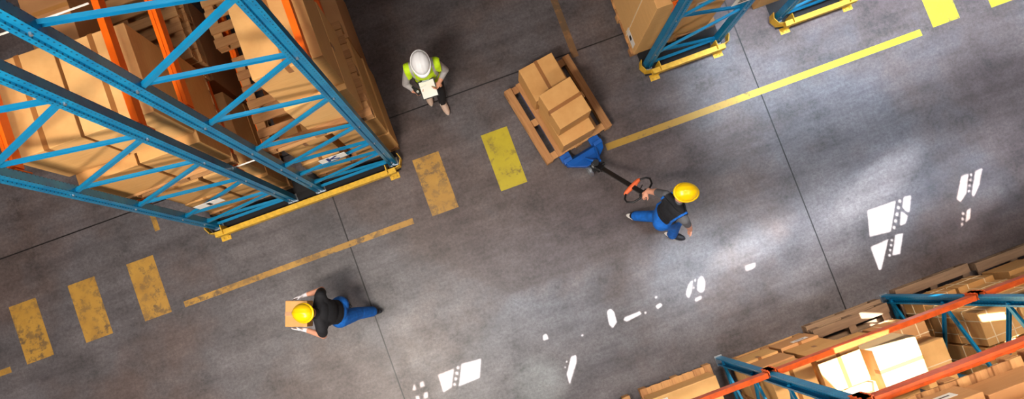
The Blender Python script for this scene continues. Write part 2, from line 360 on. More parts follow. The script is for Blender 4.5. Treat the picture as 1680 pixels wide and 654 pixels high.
# guards
GP = [(-.036, -.045), (.036, -.045), (.036, -.033), (.006, -.033), (.006, .033), (.036, .033), (.036, .045), (-.036, .045)]
def guard(x0, x1, y, label, shade_label):
    g = thing('rack_guard', label, 'guard rail', ((x0+x1)/2, y, 0), 0, 'yellow rack end guards'); L = x1-x0
    rl = MB(); rl.prism(GP, (-L/2+.12, -.05, .17), (L/2-.12, -.05, .17), (0, 0, 1)); rl.build('rail', 'yellow_paint', g)
    for s in (-1, 1):
        c = MB(); xe = s*L/2
        c.prism([(-.005, -.075), (.005, -.075), (.005, .075), (-.005, .075)], (xe-s*.20, -.035, .12), (xe-s*.04, .0, .12), (0, 0, 1))
        c.prism([(-.005, -.075), (.005, -.075), (.005, .075), (-.005, .075)], (xe-s*.05, -.005, .12), (xe, .09, .12), (0, 0, 1))
        c.prism([(-.005, -.075), (.005, -.075), (.005, .075), (-.005, .075)], (xe, .085, .12), (xe-s*.03, .17, .12), (0, 0, 1))
        c.box((xe-s*.24, -.01, .13), (.012, .13, .24)); c.build('corner_plate', 'yellow_paint', g)
        f = MB().box((xe-s*.18, -.085, .005), (.14, .09, .01)).lathe([(.012, 0), (.012, .022)], (xe-s*.15, -.1, .006), seg=8).lathe([(.012, 0), (.012, .022)], (xe-s*.21, -.1, .006), seg=8); f.build('foot', 'yellow_paint', g)
    tag(MB().bb(-L/2+.06, L/2-.06, -.03, .36, .0005, .0025).build('floor_shading', 'black_rubber', None, ((x0+x1)/2, y, 0)), shade_label, 'mat', 'black sheets standing for shade at the rack ends')  # black sheet laid on the floor to paint the shade under the rack
guard(-3.72, -.80, 2.25, 'long yellow guard rail across the feet of the two tall racks', 'long black sheet standing for shade behind the long yellow guard rail')
guard(2.86, 4.20, 2.31, 'short yellow guard rail around the feet of the small rack at the top', 'black sheet standing for shade under the small rack at the top')
guard(4.88, 6.22, 2.30, 'yellow guard rail at the top edge, beyond the small rack', 'black sheet standing for shade behind the guard rail at the top edge')

# ------------------------------------------------------------------ pallets and cartons
PM = {}
def pallet(label, x, y, z, L, W, rz=0., nb=7, bw=.1, mat='wood', group='wooden pallets'):
    """boards run along local x (length L); centre x,y; z = underside"""
    t = thing('wooden_pallet', label, 'pallet', (x, y, z), rz, group)
    key = (L, W, nb, bw, mat)
    if key not in PM:
        g = lambda sx, sy, sz: MB().box((0, 0, 0), (sx, sy, sz))
        PM[key] = {}
        for n, d in (('deck_board', (L, bw, .02)), ('stringer_board', (.1, W, .02)), ('block', (.12, .1, .075)), ('bottom_board', (L, .1, .02))):
            o = g(*d).build(n, mat); PM[key][n] = o.data; bpy.data.objects.remove(o)
    D = PM[key]
    for i in range(nb):
        link('deck_board', D['deck_board'], t, (0, -W/2+bw/2+(W-bw)*i/(nb-1), .136), random.uniform(-.004, .004))
    for sx in (-1, 0, 1): link('stringer_board', D['stringer_board'], t, (sx*(L/2-.06), 0, .115))
    for sy in (-1, 0, 1):
        link('bottom_board', D['bottom_board'], t, (0, sy*(W/2-.051), .0105))
        for sx in (-1, 0, 1): link('block', D['block'], t, (sx*(L/2-.061), sy*(W/2-.051), .0625+.0005))
    return t
def carton(label, x0, x1, y0, y1, z0, z1, mat='cardboard', tape='x', rz=0., group=None, lab=None, straps=None, tmat='tape', name='cardboard_box'):
    sx, sy, sz = x1-x0, y1-y0, z1-z0; g = .003
    o = MB().bb(-sx/2+g, sx/2-g, -sy/2+g, sy/2-g, .001, sz-.001).build(name, mat, None, ((x0+x1)/2, (y0+y1)/2, z0), rz, bev=.006)
    tag(o, label, 'box', group)
    e = .0015; d = min(.12, sz*.3); w = .024
    if tape == 'x':
        m = MB().bb(-sx/2, sx/2, -w, w, sz-.0005, sz+e).bb(-sx/2-e+g, -sx/2+g, -w, w, sz-d, sz+e).bb(sx/2-g, sx/2+e-g, -w, w, sz-d, sz+e)
        m.build('tape', tmat, o)
    elif tape == 'y':
        m = MB().bb(-w, w, -sy/2, sy/2, sz-.0005, sz+e).bb(-w, w, -sy/2-e+g, -sy/2+g, sz-d, sz+e).bb(-w, w, sy/2-g, sy/2+e-g, sz-d, sz+e)
        m.build('tape', tmat, o)
    if tape:   # seams between the flaps: thin recessed dark gap beside the tape ends
        pass
    if lab:
        f, u, v, lw, lh = lab      # face, centre along face, height, size
        if f in '-+':
            yy = (-sy/2 if f == '-' else sy/2); s = -1 if f == '-' else 1
            q = MB().box((u, yy+s*(e-g+.0005), v), (lw, .002, lh)).build('paper_label', 'paper', o); MB().box((u, yy+s*(e-g+.002), v), (lw*.6, .001, lh*.18)).build('print', 'print_black', q)
        elif f == 'l':
            q = MB().box((-sx/2+g-e-.0005, u, v), (.002, lw, lh)).build('paper_label', 'paper', o); MB().box((-sx/2+g-e-.002, u, v), (.001, lw*.25, lh*.5)).build('print', 'print_black', q)
        else:
            q = MB().box((u, v, sz+e+.0005), (lw, lh, .002)).build('paper_label', 'paper', o); MB().box((u, v, sz+e+.002), (lw*.6, lh*.15, .001)).build('print', 'print_black', q)
    if straps:
        for ax, pos in straps:
            m = MB(); w2 = .006; a = .0035
            if ax == 'x': m.bb(-sx/2-a, sx/2+a, pos-w2, pos+w2, sz-.0005, sz+a).bb(-sx/2-a, -sx/2+g, pos-w2, pos+w2, 0.01, sz+a).bb(sx/2-g, sx/2+a, pos-w2, pos+w2, .01, sz+a)
            elif ax == 'y': m.bb(pos-w2, pos+w2, -sy/2-a, sy/2+a, sz-.0005, sz+a).bb(pos-w2, pos+w2, -sy/2-a, -sy/2+g, .01, sz+a).bb(pos-w2, pos+w2, sy/2-g, sy/2+a, .01, sz+a)
            else:
                m.bb(-sx/2-a, sx/2+a, -sy/2-a, -sy/2+g, pos-w2, pos+w2).bb(-sx/2-a, sx/2+a, sy/2-g, sy/2+a, pos-w2, pos+w2).bb(-sx/2-a, -sx/2+g, -sy/2-a, sy/2+a, pos-w2, pos+w2).bb(sx/2-g, sx/2+a, -sy/2-a, sy/2+a, pos-w2, pos+w2)
            m.build('strap', 'strap', o)
    return o
PT = .1465            # pallet top above its underside
L1, L2 = 1.932, 3.862
G1 = 'cartons in the two tall racks'
# leftmost tall rack, ground level
pallet('pallet on the floor inside the leftmost tall rack, under brown cartons', -3.0, 3.06, .001, 1.2, 1.1)
carton('brown floor-level carton behind the leftmost rack frame, beside the outer post', -3.58, -3.03, 2.53, 3.55, PT, .87, tape='y', group=G1)
carton('brown floor-level carton behind the leftmost rack frame, beside the inner post', -2.99, -2.42, 2.53, 3.55, PT, .90, tape='y', group=G1)
carton('second-layer carton of the floor-level load by the outer post of the leftmost rack', -3.58, -3.02, 2.55, 3.5, .872, 1.58, tape='y', group=G1, lab=('-', .1, .4, .14, .1))
carton('second-layer carton of the floor-level load by the inner post of the leftmost rack', -2.99, -2.43, 2.57, 3.5, .902, 1.52, tape='y', group=G1)
# leftmost tall rack, level one: four big pale cartons
pallet('pallet on the raised beams of the leftmost rack under four big cartons', -3.02, 3.02, L1, 1.27, 1.12)
z1 = L1+PT
carton('big lower carton on the raised pallet of the leftmost rack, outer side', -3.66, -3.04, 2.48, 3.52, z1, 2.84, 'cardboard', 'x', group=G1, lab=None, tmat='tape_dark')
carton('big lower carton on the raised pallet of the leftmost rack, inner side', -3.03, -2.39, 2.50, 3.52, z1, 2.82, 'cardboard', 'x', group=G1)
carton('big topmost carton of the leftmost rack with tape down its centre, outer side', -3.72, -3.075, 2.60, 3.50, 2.842, 3.58, 'cardboard', 'y', group=G1, tmat='tape_dark')
carton('big topmost carton of the leftmost rack under the orange beam, inner side', -3.05, -2.40, 2.60, 3.46, 2.842, 3.58, 'cardboard', 'y', group=G1, tmat='tape_dark')
# behind
pallet('bare slatted pallet on raised beams behind the big cartons of the leftmost rack', -2.97, 4.2, L1, 1.24, 1.1)
pallet('upper bare pallet stacked behind the big cartons of the leftmost rack', -2.99, 4.2, L1+PT+.001, 1.2, 1.1, .012)
carton('dark carton on the bare pallets by the top left photo corner', -3.62, -3.15, 3.8, 4.7, L1+2*PT+.002, 2.9, 'cardboard_dull', 'x', group=G1)
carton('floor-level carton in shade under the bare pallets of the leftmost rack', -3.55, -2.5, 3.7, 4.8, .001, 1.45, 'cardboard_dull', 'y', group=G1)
# K rack ground
pallet('pallet on the floor under the brown cartons of the K rack', -1.39, 3.06, .001, 1.22, 1.1)
carton('orange-brown floor-level carton of the K rack, on the inner side of a dark gap', -2.0, -1.47, 2.52, 3.5, PT, .80, tape='y', group=G1, tmat='tape_dark')
carton('orange-brown floor-level carton of the K rack, on the aisle side of a dark gap', -1.33, -.76, 2.52, 3.6, PT, .84, tape='y', group=G1, tmat='tape_dark')
carton('second-layer carton of the K rack directly over the inner floor carton', -1.98, -1.45, 2.56, 3.5, .802, 1.5, tape='y', group=G1, tmat='tape_dark')
carton('second-layer carton of the K rack directly over the aisle-side floor carton', -1.35, -.78, 2.54, 3.58, .842, 1.56, tape='y', group=G1, tmat='tape_dark')
pallet('raised pallet of the K rack with bare slats beside the tall carton', -1.40, 2.99, L1, 1.28, 1.14, 0, 7, .09)
carton('tall pale lower carton on the raised pallet of the K rack', -1.50, -.83, 2.50, 3.46, z1, 2.82, 'cardboard', 'x', group=G1, tmat='tape_dark')
carton('tall pale topmost carton of the K rack, tape down its centre, by the orange beam', -1.50, -.835, 2.56, 3.44, 2.822, 3.58, 'cardboard', 'y', group=G1, tmat='tape_dark')
pallet('second raised pallet of the K rack, partly hidden behind the tall cartons', -1.56, 4.28, L1, 1.2, 1.1)
carton('carton on the second raised pallet of the K rack, at the top photo edge', -1.55, -.98, 3.75, 4.75, z1, 3.5, 'cardboard', 'y', group=G1)
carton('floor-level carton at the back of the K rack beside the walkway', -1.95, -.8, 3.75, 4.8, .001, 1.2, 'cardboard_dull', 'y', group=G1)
# small rack at top
G2 = 'cartons in the racks at the top edge'
carton('large floor carton with a white label and pale strap in the small top rack', 2.83, 3.42, 2.60, 3.9, .12, 1.62, 'cardboard', None, group=G2, lab=('l', -.45, .16, .26, .16), straps=[('x', -.35), ])
carton('floor carton in the middle of the small top rack, right of a narrow gap', 3.45, 3.98, 2.64, 3.9, .12, 1.3, 'cardboard', 'y', group=G2, lab=('-', -.12, 1.0, .18, .12))
carton('narrow floor carton at the far post of the small top rack', 4.0, 4.12, 2.75, 3.9, .12, 1.25, 'cardboard_dull', None, group=G2)
pallet('floor pallet under the cartons of the small top rack', 3.46, 3.2, -.026+.0, 1.3, 1.15)
pallet('raised pallet at the top edge on the small rack beams', 3.5, 3.06, L1, 1.2, 1.1)
carton('carton on the raised pallet of the small top rack, cut by the photo edge', 2.98, 3.6, 2.55, 3.5, L1+PT, 2.7, 'cardboard', 'y', group=G2)
carton('floor carton of the farthest top rack, beside the post and guard corner', 4.74, 5.5, 2.66, 3.7, .001, 1.0, 'cardboard', 'y', group=G2)

# lower right row
G3 = 'cartons in the sunlit lower rack'
pallet('floor pallet at the bottom edge, board ends to the aisle, left of the low post', 1.745, -2.42, .001, 1.1, 1.05, math.pi/2, 7)
carton('orange-brown carton with a white label on the pallet at the bottom edge', 1.24, 2.20, -2.95, -1.96, PT, .50, 'cardboard', 'x', group=G3, lab=('t', -.33, .42, .2, .05))
pallet('floor pallet mostly out of frame at the bottom edge', .56, -2.44, .001, 1.1, 1.0, math.pi/2, 7)
carton('pinkish carton corner peeking in at the bottom edge', .1, 1.02, -2.95, -1.99, PT, .6, 'cardboard_dull', 'y', group=G3)
pallet('floor pallet under stacked cartons, right of the low blue post', 3.1, -2.47, .001, 1.1, 1.08)
# load A
zz = [PT, .56, 1.0, 1.46]; cols = ['cardboard', 'cardboard_dull', 'cardboard']
wh = ['bottom-layer', 'middle-layer', 'top-layer']
for k in range(3):
    j = [(0, 0), (.02, -.03), (.0, -.05)][k]
    carton(f'{wh[k]} carton at the aisle front next to the low blue post', 2.55, 3.08+j[0], -2.42, -1.93+j[1], zz[k]+.003, zz[k+1], cols[k], 'y' if k != 1 else 'x', group=G3, tmat='tape_dark')
    carton(f'{wh[k]} carton at the aisle front, second from the low blue post', 3.12+j[0], 3.66, -2.42, -1.92-j[0]+j[1]*.6, zz[k]+.003, zz[k+1]+(.05 if k == 2 else 0), cols[(k+1) % 3], 'y', group=G3, lab=('+', 0.05, .3, .22, .1) if k == 0 else None, tmat='tape_dark')
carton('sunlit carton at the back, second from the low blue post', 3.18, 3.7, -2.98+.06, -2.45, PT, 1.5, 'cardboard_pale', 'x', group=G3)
carton('sunlit carton at the back next to the low blue post', 2.58, 3.14, -2.92, -2.45, PT, 1.46, 'cardboard', 'y', group=G3)
# load B
pallet('weathered pallet with wide boards lying bare in front, between the two blue posts', 4.27, -2.4, .001, 1.12, 1.1, 0, 5, .13, 'wood_old')
pallet('weathered pallet second of the stack under the white sunlit carton', 4.27, -2.42, PT+.002, 1.10, 1.04, 0, 5, .13, 'wood_old')
zb = 2*PT+.003
carton('low carton resting on the weathered pallets, front', 3.76, 4.30, -2.6, -2.13, zb, .9, 'cardboard', 'x', group=G3)
carton('wide white-lit carton with a taped seam on top of the weathered pallets', 3.79, 4.34, -2.66, -2.11, .902, 1.5, 'cardboard_pale', 'x', group=G3, tmat='tape')
carton('plastic-strapped carton at the right end of the weathered pallets', 4.36, 4.82, -2.62, -2.13, zb, .98, 'cardboard_dull', 'x', group=G3, straps=[('y', -.1), ('y', .1), ('x', .1), ('z', .3)])
carton('orange carton with a light strap beside the white sunlit carton', 4.36, 4.74, -2.86, -2.3, .982, 1.34, 'cardboard', None, group=G3, straps=[('x', 0)])
carton('carton behind the white sunlit one on the weathered pallets', 3.76, 4.32, -2.93, -2.68, zb, 1.2, 'cardboard', 'x', group=G3)
# load C
pallet('weathered pallet right of the second blue post, front edge on the aisle', 5.62, -2.36, .001, 1.1, 1.1, 0, 5, .13, 'wood_old')
pallet('weathered pallet at the right photo edge beyond the second blue post', 6.82, -2.4, .001, 1.1, 1.1, 0, 5, .13, 'wood_old')
zc = [PT, .58, 1.04, 1.5]
for k in range(3):
    for q, (a, b) in enumerate(((5.1, 5.60), (5.63, 6.14))):
        carton(f'strapped {wh[k].replace("-layer","")}-layer carton right of the second blue post, {"nearer the post" if q == 0 else "farther from the post"}', a+.01*k*(q == 0), b, -2.55, -1.98-.07*k, zc[k]+.004, zc[k+1], 'cardboard', 'x' if k < 2 else None, group=G3, straps=[('y', -.12), ('y', .12), ('x', .1), ('x', -.12), ('z', .2)])
        if k == 2: carton(f'golden strapped rear carton right of the second blue post, {"nearer the post" if q == 0 else "farther from the post"}', a, b, -3.0, -2.57, PT, 1.44, 'cardboard', None, group=G3, straps=[('y', -.12), ('y', .12), ('x', 0), ('z', .9)])
for k in range(2):
    carton(f'flat tan carton at the right photo edge, {["lower", "upper"][k]} layer', 6.3, 6.85, -2.6, -2.0-.06*k, PT+.5*k+.001, PT+.5+.5*k, 'cardboard', 'x', group=G3)
    carton(f'flat tan carton cut by the right photo edge, {["lower", "upper"][k]} layer', 6.87, 7.36, -2.6, -2.02-.06*k, PT+.45*k+.001, PT+.45+.45*k, 'cardboard', 'x', group=G3)
# level two of lower rack
for i, (x, nm) in enumerate(((3.08, 'first'), (4.32, 'second'))):
    pallet(f'{nm} raised pallet above the sunlit cartons, at the lower right corner', x, -2.42, L2, 1.1, 1.16, math.pi/2, 8)
    for q in range(2):
        for k in range(2):
            carton(f'{["lower","upper"][k]} brown carton on the {nm} raised pallet above the sunlit cartons, {["post side","far side"][q]}', x-.56+.57*q, x-.01+.57*q, -2.6-.02*k, -1.9-.1*k-.04*q, L2+PT+.32*k+.004, L2+PT+.32*(k+1), 'cardboard_dull', 'x' if (q+k) % 2 else 'y', group='cartons on the upper level of the lower rack', lab=('+', .05, .16, .2, .1) if (q, k) == (0, 0) else None, straps=[('x', .1)] if k else None)

# aisle pallet and its load
PR = math.radians(10.8)
pallet('loaded pallet standing in the aisle on the forks of the blue pallet jack', 1.535, 2.235, .03, 1.2, 1.07, PR+math.pi/2, 6, .105)
zt = .03+PT
def rotbox(label, cx, cy, sx, sy, z0, z1, rz, tape): 
    return carton(label, cx-sx/2, cx+sx/2, cy-sy/2, cy+sy/2, z0, z1, 'cardboard', tape, rz, 'cartons on the aisle pallet', tmat='tape_dark')
rotbox('carton at the rear of the aisle pallet with tape down its centre', 1.435, 2.60, .52, .50, zt, .60, math.radians(8.9), 'y')
rotbox('lower front carton on the aisle pallet, nearest the blue jack', 1.545, 1.985, .50, .66, zt, .585, math.radians(10), None)
rotbox('topmost carton on the aisle pallet, sitting askew with crosswise tape', 1.515, 2.075, .485, .53, .602, .97, math.radians(12), 'x')

# pallet jack
def jack():
    t = thing('pallet_jack', 'blue hand pallet jack with black tow bar under the laden aisle pallet', 'pallet jack', (1.66, 1.48, 0), PR)
    for s in (-1, 1):
        f = MB(); y0, y1 = .06, 1.24
        f.bb(s*.24-.075, s*.24+.075, y0, y1, .112, .122).bb(s*.24-.075, s*.24-.067, y0, y1, .075, .112).bb(s*.24+.067, s*.24+.075, y0, y1, .075, .112)
        f.build('fork', 'jack_blue', t, bev=.003)
        MB().lathe([(.036, -.035), (.036, .035)], (s*.24, 1.1, .037), 'x', 14).build('fork_roller', 'black_rubber', t)
    b = MB()
    # sloping yoke: wide at the fork heels, narrowing to the lift head
    prof = [(-.30, .075, .09), (.30, .075, .09), (.30, .03, .21), (-.30, .03, .21), (-.27, -.05, .235), (.27, -.05, .235), (.10, -.17, .30), (-.08, -.17, .30), (-.08, -.17, .16), (.10, -.17, .16), (-.29, -.02, .09), (.29, -.02, .09)]
    b.add(prof, [(0, 1, 2, 3), (3, 2, 5, 4), (4, 5, 6, 7), (7, 6, 9, 8), (8, 9, 11, 10), (10, 11, 1, 0), (0, 3, 4, 10), (4, 7, 8, 10), (1, 11, 5, 2), (11, 9, 6, 5)])
    b.bb(-.31, -.18, .02, .09, .10, .2).bb(.18, .31, .02, .09, .10, .2)
    y = b.build('yoke', 'jack_blue', t, bev=.006)
    d = MB(); d.tube([(-.03, -.04, .2), (.02, -.14, .33), (.09, -.2, .38)], .022, 8).tube([(.17, .0, .22), (.11, -.15, .33), (.09, -.2, .38)], .022, 8); d.build('stiffener', 'jack_blue', y)
    p = MB(); p.lathe([(.05, .09), (.052, .30), (.03, .31), (.028, .40), (.045, .405), (.045, .43)], (.02, -.2, 0), seg=16); p.lathe([(.075, .10), (.075, .15)], (.02, -.2, 0), seg=16); p.bb(-.03, .12, -.27, -.20, .12, .2); p.lathe([(.022, -.07), (.022, .07)], (.07, -.26, .34), 'x', 10)
    p.build('pump', 'black_metal', t, bev=.002)
    for s in (-1, 1):
        MB().lathe([(.05, -.025), (.09, -.022), (.09, .022), (.05, .025)], (.02+s*.062, -.22, .09), 'x', 20).lathe([(.03, -.03), (.03, .03)], (.02+s*.062, -.22, .09), 'x', 12).build('steer_wheel', 'zinc' if s < 0 else 'black_rubber', t)
    inv = Matrix.Rotation(-PR, 3, 'Z')
    L = lambda p: inv@(Vector(p)-Vector((1.66, 1.48, 0)))
    a = L((1.755, 1.235, .34)); e = L((2.055, .60, 1.0))
    h = MB(); R = [(-.03, -.018), (.03, -.018), (.03, .018), (-.03, .018)]
    h.prism(R, a, e, (0, 0, 1)); h.prism([(-.04, -.03), (.04, -.03), (.04, .03), (-.04, .03)], a-(e-a).normalized()*.06, a+(e-a).normalized()*.09, (0, 0, 1))
    tb = h.build('tow_bar', 'black_metal', t, bev=.003)
    w = (e-a).normalized(); u = Vector((0, 0, 1)).cross(w).normalized()   # u: across the handle
    c = e-w*.02
    lp = [(-.20, -.17), (-.215, -.11), (-.17, -.03), (-.09, .0), (0, .0), (.09, .0), (.17, -.03), (.215, -.11), (.20, -.17), (.12, -.235), (.05, -.25), (-.05, -.25), (-.12, -.235)]
    lp = [c+u*x+w*y for x, y in lp]
    MB().tube(lp, .0135, 10, closed=True).build('handle_loop', 'black_metal', t, smooth=True)
    g = MB(); k = c-w*.235
    g.tube([k-u*.15-w*0, k-u*.12, k-u*.05, k+u*.05, k+u*.12, k+u*.15], [.012, .026, .034, .034, .026, .012], 12)
    g.build('grip_cover', 'handle_orange', t, smooth=True)
    MB().tube([c-w*.10+u*.02, c-w*.13+u*.09], .008, 6).tube([c-w*.03-u*.06, c-w*.0, c-w*.03+u*.06], .02, 8).build('release_lever', 'black_metal', tb)
    return t
jack()
HC = Vector((2.055, .60, 1.0))

# ------------------------------------------------------------------ people
def rcone(m, p, q, r1, r2, seg=16, rings=5):
    """capsule with different end radii"""
    p = Vector(p); q = Vector(q); w = (q-p).normalized(); up = Vector((0, 0, 1)) if abs(w.z) < .9 else Vector((1, 0, 0))
    u = up.cross(w).normalized(); v = w.cross(u); R = []
    for i in range(rings+1):
        a = -math.pi/2+(math.pi/2)*i/rings; R.append((p+w*math.sin(a)*r1, max(math.cos(a)*r1, 1e-4)))
    for i in range(rings+1):
        a = (math.pi/2)*i/rings; R.append((q+w*math.sin(a)*r2, max(math.cos(a)*r2, 1e-4)))
    vs = [c+u*math.cos(2*math.pi*k/seg)*r+v*math.sin(2*math.pi*k/seg)*r for c, r in R for k in range(seg)]
    n = len(R); fs = [(i*seg+k, i*seg+(k+1) % seg, (i+1)*seg+(k+1) % seg, (i+1)*seg+k) for i in range(n-1) for k in range(seg)]
    fs += [tuple(range(seg))[::-1], tuple(range((n-1)*seg, n*seg))]
    m.add(vs, fs)
def ell(m, c, r, B=None, seg=18, rings=12):
    c = Vector(c); B = B or Matrix.Identity(3); vs = []
    for i in range(rings+1):
        a = -math.pi/2+math.pi*i/rings; cr = max(math.cos(a), 1e-4)
        vs += [c+B@Vector((r[0]*cr*math.cos(2*math.pi*k/seg), r[1]*cr*math.sin(2*math.pi*k/seg), r[2]*math.sin(a))) for k in range(seg)]
    fs = [(i*seg+k, i*seg+(k+1) % seg, (i+1)*seg+(k+1) % seg, (i+1)*seg+k) for i in range(rings) for k in range(seg)]
    fs += [tuple(range(seg))[::-1], tuple(range(rings*seg, (rings+1)*seg))]
    m.add(vs, fs)
def basis(f, up):
    """columns: left, forward, up of a body segment (x = right side negative)"""
    f = Vector(f).normalized(); up = Vector(up).normalized(); l = up.cross(f).normalized(); f = l.cross(up).normalized()
    return Matrix((l, f, up)).transposed()
def evalmesh(o):
    dg = bpy.context.evaluated_depsgraph_get(); dg.update()
    return bpy.data.meshes.new_from_object(o.evaluated_get(dg))
def segd(p, a, b):
    ab = b-a; t = max(0, min(1, (p-a).dot(ab)/ab.dot(ab))); return (p-(a+ab*t)).length, t

def hand(m, wrist, direc, palm_n, side, curl, spread=.0, s=1.0, skip=0):
    """palm + four fingers + thumb; palm_n = normal out of the palm, side = direction of the thumb side"""
    d = Vector(direc).normalized(); n = Vector(palm_n).normalized(); n = (n-d*n.dot(d)).normalized(); t = Vector(side).normalized(); t = (t-d*t.dot(d)-n*t.dot(n)).normalized()
    wrist = Vector(wrist); pc = wrist+d*.055*s; B = Matrix((t, d, n)).transposed()
    ell(m, pc, (.042*s, .052*s, .017*s), B)
    rcone(m, wrist-d*.03, wrist+d*.03, .026*s, .026*s)
    bones = []
    for i, (off, ln) in enumerate(((.031, .072), (.010, .080), (-.011, .074), (-.031, .058))):
        q = wrist+d*.092*s+t*off*s; r = .0098*s; a = 0.; dd = (d+t*off*spread*8).normalized()
        for j, fr in enumerate((.46, .30, .24)):
            a += curl[0] if j == 0 else curl[1]
            v = dd*math.cos(a)+n*math.sin(a); e = q+v*ln*fr*s; rcone(m, q, e, r, r*.93, 10, 3); q = e; r *= .93
    q = wrist+d*.03*s+t*.034*s; v = (d*.6+t*.75+n*.35).normalized()
    e = q+v*.042*s; rcone(m, q, e, .013*s, .0115*s, 10, 3)
    v2 = (d*.85+t*.1+n*.55).normalized(); rcone(m, e, e+v2*.03*s, .011*s, .0095*s, 10, 3)

def hard_hat(parent, c, B, mat):
    """dome with raised ridges and a rim brim, longer at the front; B columns left, forward, up"""
    m = MB(); seg, rings = 40, 12; vs = []
    for i in range(rings+1):
        a = (math.pi/2)*i/rings
        for k in range(seg):
            t = 2*math.pi*k/seg; x = .112*math.cos(a)*math.cos(t); y = .140*math.cos(a)*math.sin(t); z = .105*math.sin(a)
            rid = .007*math.exp(-(x/.016)**2)+.004*math.exp(-((abs(x)-.05)/.010)**2)
            k2 = 1+rid/.11*math.sin(a)**.5 if a > .15 else 1
            vs.append((x*k2, y*k2, z*k2+.012))
    m.add(vs, [(i*seg+k, i*seg+(k+1) % seg, (i+1)*seg+(k+1) % seg, (i+1)*seg+k) for i in range(rings) for k in range(seg)]+[tuple(range(rings*seg, (rings+1)*seg))])
    o = m.build('hard_hat', mat, parent, smooth=True)
    r = MB(); vs = []
    P = [(.985, .020), (1.08, .008), (1.10, .0), (1.07, -.004), (.97, .004)]
    for k in range(seg):
        t = 2*math.pi*k/seg; fr = max(0, math.sin(t))**3
        for s_, h in P:
            e = (s_-1)*(1+1.9*fr) if s_ > 1 else s_-1
            vs.append((.112*(1+e)*math.cos(t), .140*(1+e)*math.sin(t), h-.012*fr*(s_ > 1)+.002))
    n = len(P); r.add(vs, [(k*n+i, k*n+(i+1) % n, ((k+1) % seg)*n+(i+1) % n, ((k+1) % seg)*n+i) for k in range(seg) for i in range(n)])
    b = r.build('brim', mat, o, smooth=True)
    M = Matrix.Translation(Vector(c))@B.to_4x4(); o.matrix_local = M
    return o

